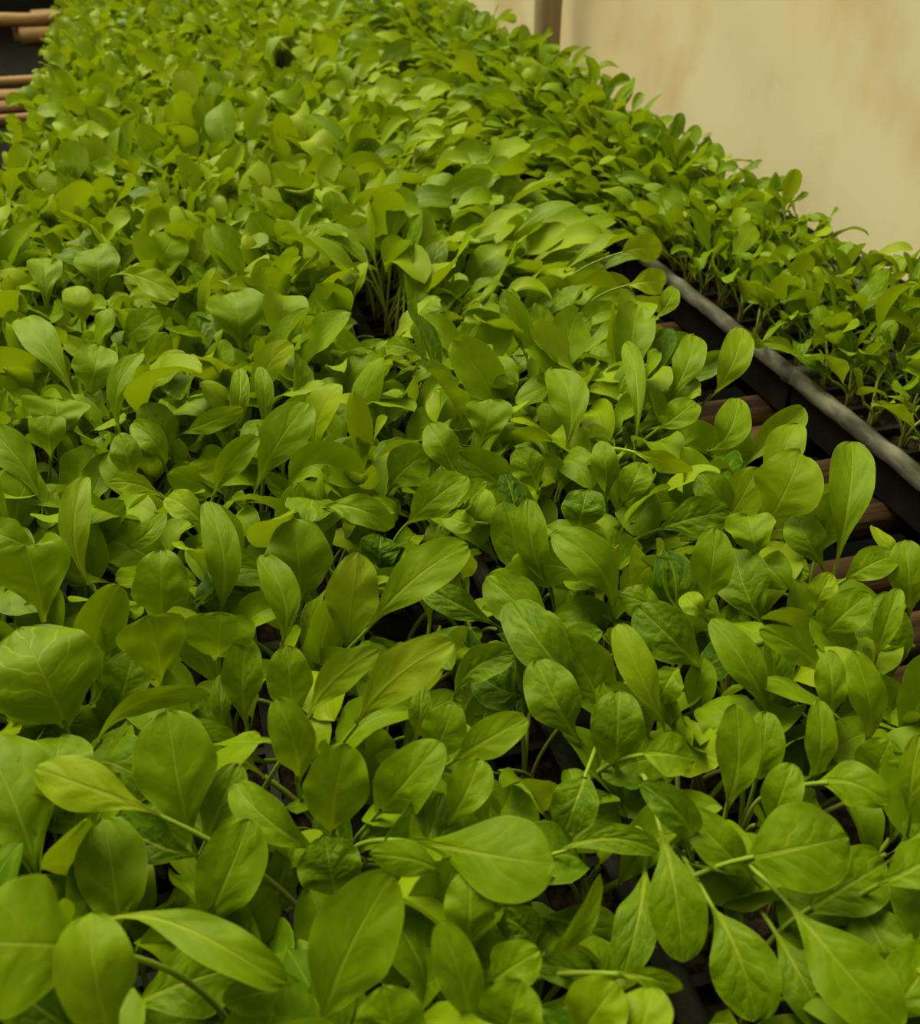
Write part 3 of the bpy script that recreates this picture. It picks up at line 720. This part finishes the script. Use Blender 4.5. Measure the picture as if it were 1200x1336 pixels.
GROUPN = {'left': 'plain seedlings of the leftmost tray row', 'middle': 'plain seedlings of the middle tray row', 'right': 'plain seedlings of the right tray row', 'far': 'plain seedlings of the row under the cream wall'}
n_leaf = 0
for ci in near:
    cn, k, x, y = cells[ci]
    rs = random.Random(ci * 31 + 5)
    hs = used.get(ci, [])
    size = cell_size(cn, y, rs, x)
    origin = np.array([x, y, ZT - 0.006])
    todo = []; bare = []
    n = rs.choice([5, 5, 6, 7]) if not hs else rs.choice([3, 4])
    for lf in plain_leaves(cn, x, y, n, size, rs, low=False):
        okb = False
        for attempt in range(4):
            b = blade(lf['spine'], lf['W'], lf['face'], 10, 14, lf['cup'], lf['ruf'], lf['tw'], lf['sh'], lf['curl'], rs, lf['vm'])
            if not blocked(b[0], 0.03): okb = True; break
            # lower and shorter, as a leaf that grows under its neighbours
            o0 = lf['pet'][0]; lf['W'] *= 0.85
            for key in ('spine', 'pet'):
                lf[key] = [o0 + (p - o0) * np.array([0.95, 0.95, 0.72]) for p in lf[key]]
        if okb: todo.append((b, lf))
        elif not hs and rs.random() < 0.75: bare.append(lf)
    if not hs and not todo and not bare: continue
    if hs:
        lab = hs[0]['label']; grp = None
    else:
        lab = f'plain seedling crowded in the {ORD[tray_rank[(cn, k)]]} tray from the front, {ROWNAME[cn]}'; grp = f'{GROUPN[cn]}, {ORD[tray_rank[(cn, k)]]} tray'
    pl = empty('chard_seedling', origin, lab, 'seedling', grp)
    for h in hs:
        P = h['P']; sd = random.Random(int(P[0][0] * 1e5)).uniform(0, 40)
        lo = add_leaf(pl, origin, h['b'], h.get('tone', 0.55), h.get('seed', sd), h.get('vn', 0.35))
        if h.get('leaf_label'): lo['label'] = h['leaf_label']
        d0 = unit(P[1] - P[0])
        L = np.linalg.norm(P[0] - origin)
        c1 = P[0] - d0 * L * 0.38
        c1[2] = max(c1[2], ZT + 0.004)
        c0 = origin + (P[0] - origin) * np.array([0.15, 0.15, 0.45])
        tt = np.array([1 / 3, 2 / 3])[:, None]
        q1, q2 = (1 - tt) ** 3 * origin + 3 * tt * (1 - tt) ** 2 * c0 + 3 * tt * tt * (1 - tt) * c1 + tt ** 3 * P[0]
        add_stalk(lo, origin, stalk([origin, q1, q2, P[0] + d0 * 0.006], 0.0014, 0.0008, 7, 14), rs.random())
    for b, lf in todo:
        lo = add_leaf(pl, origin, b, lf['tone'], lf['seed'])
        add_stalk(lo, origin, stalk(lf['pet'], lf['r'] * 1.1, lf['r'], 6, 7), rs.random())
        n_leaf += 1
    for lf in bare:                                             # a stalk without its blade, bent over
        o_ = lf['pet'][0]; e = o_ + np.array([rs.uniform(-.03, .03), rs.uniform(-.02, .03), rs.uniform(.008, .026)])
        st = add_stalk(pl, origin, stalk([o_, (o_ + e) / 2 + np.array([0, 0, .010]), e], 0.0013, 0.0010, 6, 8), rs.random() * 0.7, 'stalk'); st['label'] = 'bare pale stalk'
    add_stalk(pl, origin, stalk([origin - [0, 0, 0.002], origin + [rs.uniform(-.002, .002), rs.uniform(-.002, .002), 0.007]], 0.0018, 0.0013, 7, 3), 1.0, 'stem')

# ------------------------------------------------------------------ the rest of the crowd, farther back: nobody could count it
AV, AF, AUV, AT, AS, AW = [], [], [], [], [], []
BV, BF, BUV, BT = [], [], [], []
nb = ns_ = 0
for d, ci in info:
    if ci in near_set: continue
    cn, k, x, y = cells[ci]
    rs = random.Random(ci * 31 + 5)
    size = cell_size(cn, y, rs, x)
    for lf in plain_leaves(cn, x, y, rs.choice([5, 6, 6, 7]), size, rs):
        b = blade(lf['spine'], lf['W'], lf['face'], 6, 9, lf['cup'], lf['ruf'], lf['tw'], lf['sh'], lf['curl'], rs, lf['vm'])
        if blocked(b[0], 0.10, 0.12): continue
        v, f, uv, hw = b
        AV.append(v); AF.append(f + nb); AUV.append(uv); AT.append(np.full(len(v), lf['tone'])); AS.append(np.full(len(v), lf['seed'])); AW.append(hw); nb += len(v)
        v, f, uv = stalk(lf['pet'], lf['r'] * 1.1, lf['r'], 4, 3)
        BV.append(v); BF.append(f + ns_); BUV.append(uv); BT.append(np.full(len(v), rs.random())); ns_ += len(v)
o0 = np.array([0.2, 1.2, ZT])
crowd = empty('seedling_foliage', o0, 'dense green crowd of leafy seedlings receding into the blurred far end', 'seedlings')
crowd['kind'] = 'stuff'
a = link('foliage', mesh_from('foliage', np.concatenate(AV) - o0, np.concatenate(AF), np.concatenate(AUV), {'tone': np.concatenate(AT), 'seed': np.concatenate(AS), 'halfwidth': np.concatenate(AW)}), LEAF_FAR, crowd)
b = link('stalks', mesh_from('stalks', np.concatenate(BV) - o0, np.concatenate(BF), np.concatenate(BUV), {'tone': np.concatenate(BT)}), STALK, crowd)
a['kind'] = 'stuff'; b['kind'] = 'stuff'

# ------------------------------------------------------------------ bench of wooden poles
def pole_mesh(name, p, q, r, ns=9, nv=16, rv=None, flat=1.0):
    rv = rv or random.Random(1)
    p, q = np.array(p, float), np.array(q, float)
    T = unit(q - p); A = unit(np.cross(T, UP if abs(T[2]) < 0.9 else np.array([1.0, 0, 0]))); B = np.cross(A, T) * flat
    V = []
    k = [rv.uniform(0.86, 1.12) for _ in range(ns)]
    bx, by = rv.uniform(-1, 1), rv.uniform(-1, 1)
    for i in range(nv + 1):
        t = i / nv; c = p + (q - p) * t + (A * bx + B * by) * 0.25 * r * math.sin(t * math.pi * 2)
        for j in range(ns):
            th = j * 2 * math.pi / ns
            rr = r * k[j] * (1 + rv.uniform(-0.04, 0.04))
            V.append(c + A * math.cos(th) * rr + B * math.sin(th) * rr)
    me = bpy.data.meshes.new(name)
    Fs = [(i * ns + j, i * ns + (j + 1) % ns, (i + 1) * ns + (j + 1) % ns, (i + 1) * ns + j) for i in range(nv) for j in range(ns)]
    Fs += [tuple(range(ns)), tuple(nv * ns + j for j in range(ns))]
    me.from_pydata([tuple(v) for v in V], [], Fs)
    bm = bmesh.new(); bm.from_mesh(me); bmesh.ops.recalc_face_normals(bm, faces=bm.faces[:]); bm.to_mesh(me); bm.free()
    me.polygons.foreach_set('use_smooth', [True] * (nv * ns) + [False, False])
    return me

bo = np.array([0.2, 1.3, 0.0])
bench = empty('pole_bench', bo, 'bench of rough brown wooden poles that carries all the trays', 'bench')
rb = random.Random(77)
ZB = ZT - 0.045
slat_y = [-0.16, -0.10, -0.04, 0.02, 0.08, 0.13, 0.19, 0.24, 0.295, 0.345, 0.40, 0.45, 0.505, 0.565, 0.63, 0.70, 0.79, 0.88] + [1.0 + 0.12 * i for i in range(21)]
for yy in slat_y:
    r = rb.uniform(0.015, 0.022)
    xe = -0.235 + rb.uniform(-0.03, 0.02)
    if 1.9 < yy < 2.35: xe = -0.42 + rb.uniform(-0.04, 0.03)
    link('slat', pole_mesh('slat', np.array([xe, yy, ZB - r * 0.8]) - bo, np.array([0.66 + rb.uniform(0, 0.05), yy + rb.uniform(-.02, .02), ZB - r * 0.8]) - bo, r, 9, 18, rb, 0.75), WOODEND if 1.9 < yy < 2.35 else WOOD, bench)  # jutting slats take the paler wood: their brighter light put into the colour
for xx in (-0.12, 0.24, 0.58):
    link('rail', pole_mesh('rail', np.array([xx, -0.25, ZB - 0.075]) - bo, np.array([xx, 3.55, ZB - 0.075]) - bo, 0.035, 10, 24, rb), WOOD, bench)
    for yy in (0.1, 1.25, 2.4, 3.5):
        link('leg', pole_mesh('leg', np.array([xx, yy, 0.0]) - bo, np.array([xx, yy, ZB - 0.10]) - bo, 0.04, 10, 6, rb), WOOD, bench)

# bundle of cut poles lying on the bench end, far left
pb = at(58, 42, -0.03)
bund_n = 0
for (dx, dz, dy, ln, r) in ((0.0, 0.0, 0.0, 0.30, 0.020), (0.02, 0.0, -0.045, 0.34, 0.021), (-0.03, 0.036, -0.02, 0.30, 0.018), (0.05, 0.036, 0.02, 0.36, 0.018)):
    c = pb + np.array([-0.075 + dx, dy + 0.02, dz - 0.005])
    o = link('wooden_pole', pole_mesh('wooden_pole', (0, 0, 0), (ln, rb.uniform(-.02, .02), 0), r, 9, 12, rb), WOODEND)
    o.location = c
    tag(o, ('thin light brown pole at the bottom of the stack by the far left edge', 'light brown pole at the near side of the stack by the far left edge',
            'topmost near pole of the stack by the far left edge', 'topmost back pole of the stack by the far left edge')[bund_n], 'pole', 'stacked poles at the far left')
    bund_n += 1

# ------------------------------------------------------------------ the setting
def grid(name, o, ux, uy, nx, ny, fn, mat):
    o, ux, uy = np.array(o, float), np.array(ux, float), np.array(uy, float)
    V = []
    n = unit(np.cross(ux, uy))
    for j in range(ny + 1):
        for i in range(nx + 1):
            a, b = i / nx, j / ny
            V.append(o + ux * a + uy * b + n * fn(a, b))
    i = (np.arange(ny)[:, None] * (nx + 1) + np.arange(nx)[None, :]).ravel()
    me = mesh_from(name, V, np.stack([i, i + 1, i + nx + 2, i + nx + 1], 1))
    ob = link(name, me, mat); ob['kind'] = 'structure'
    return ob
grid('floor', (-4, -2, 0), (6, 0, 0), (0, 12, 0), 30, 60, lambda a, b: 0.006 * math.sin(a * 40) * math.sin(b * 55), EARTH)
XW = 0.86
grid('added_dark_strip_1', (XW - 0.004, -1.5, 0.0), (0, 9, 0), (0, 0, 0.70), 60, 6, lambda a, b: 0.0, DARKNET)  # unseen dark strip added so the space below the bench reads as shaded
grid('wall_right', (XW, -1.5, 0.69), (0, 9, 0), (0, 0, 1.91), 160, 60,
     lambda a, b: 0.004 * math.sin(a * 50 + 3 * b) + 0.006 * math.sin(b * 9 + a * 21) + 0.003 * math.sin(a * 130 - b * 40), SHEET)
grid('wall_left', (-3.2, 8, 0), (0, -10, 0), (0, 0, 2.2), 60, 20, lambda a, b: 0.01 * math.sin(a * 90), DARKNET)
grid('wall_back', (-4, 9, 0), (6, 0, 0), (0, 0, 2.2), 40, 20, lambda a, b: 0.01 * math.sin(a * 70), DARKNET)

# unseen sheet added overhead, only to dim the near end of the bench
grid('added_shade_sheet', (-3.2, -3.0, 2.05), (4.05, 0, 0), (0, 3.15, 0), 40, 30, lambda a, b: 0.02 * math.sin(a * 9) * math.sin(b * 12), DARKNET)

# wooden post in front of the cream wall
XP = XW - 0.055
dd = CM @ np.array([(713 - 600) / FPX, -(10 - 668) / FPX, -1.0])
pp = EYE + dd * (XP - EYE[0]) / dd[0]
post = link('wooden_post', pole_mesh('wooden_post', (0, 0, 0), (0.0, 0.0, 2.5), 0.030, 12, 30, rb), POSTW)
post.location = (XP, pp[1], 0.0)
tag(post, 'upright brown wooden post in front of the cream wall at the far end', 'post')

# ------------------------------------------------------------------ light: daylight through a warm translucent cover
w = bpy.data.worlds.new('daylight'); SC.world = w; w.use_nodes = True
nt = w.node_tree; nt.nodes.clear(); g = N(nt)
tc = g.node('ShaderNodeTexCoord').outputs['Generated']
sp = g.node('ShaderNodeSeparateXYZ'); g.link(tc, sp.inputs[0])
k = g.math('ADD', g.math('MULTIPLY', sp.outputs[1], 0.45), g.math('MULTIPLY', sp.outputs[2], 0.75))
k = g.ramp(k, -0.35, 1.0)
bg = g.node('ShaderNodeBackground')
g.link(g.mix(k, C4(0.22, 0.19, 0.10), C4(1.0, 0.89, 0.50)), bg.inputs[0]); bg.inputs[1].default_value = 1.0
o = g.node('ShaderNodeOutputWorld'); g.link(bg.outputs[0], o.inputs[0])
sd = bpy.data.lights.new('sun', 'SUN'); sd.energy = 2.5; sd.angle = math.radians(34); sd.color = (1.0, 0.92, 0.58)
so = bpy.data.objects.new('sun', sd); COL.objects.link(so)
so.rotation_euler = (math.radians(-30), math.radians(-18), 0)

SC.view_settings.view_transform = 'Standard'; SC.view_settings.look = 'None'
SC.view_settings.exposure = 0.62; SC.view_settings.gamma = 1.0; SC.view_settings.use_curve_mapping = False
print('near', len(near), 'hero plants', len(used), 'plain leaves', n_leaf, 'crowd verts', nb)

SC.cycles.max_bounces = 5; SC.cycles.diffuse_bounces = 3; SC.cycles.glossy_bounces = 1; SC.cycles.transmission_bounces = 3
SC.cycles.transparent_max_bounces = 2
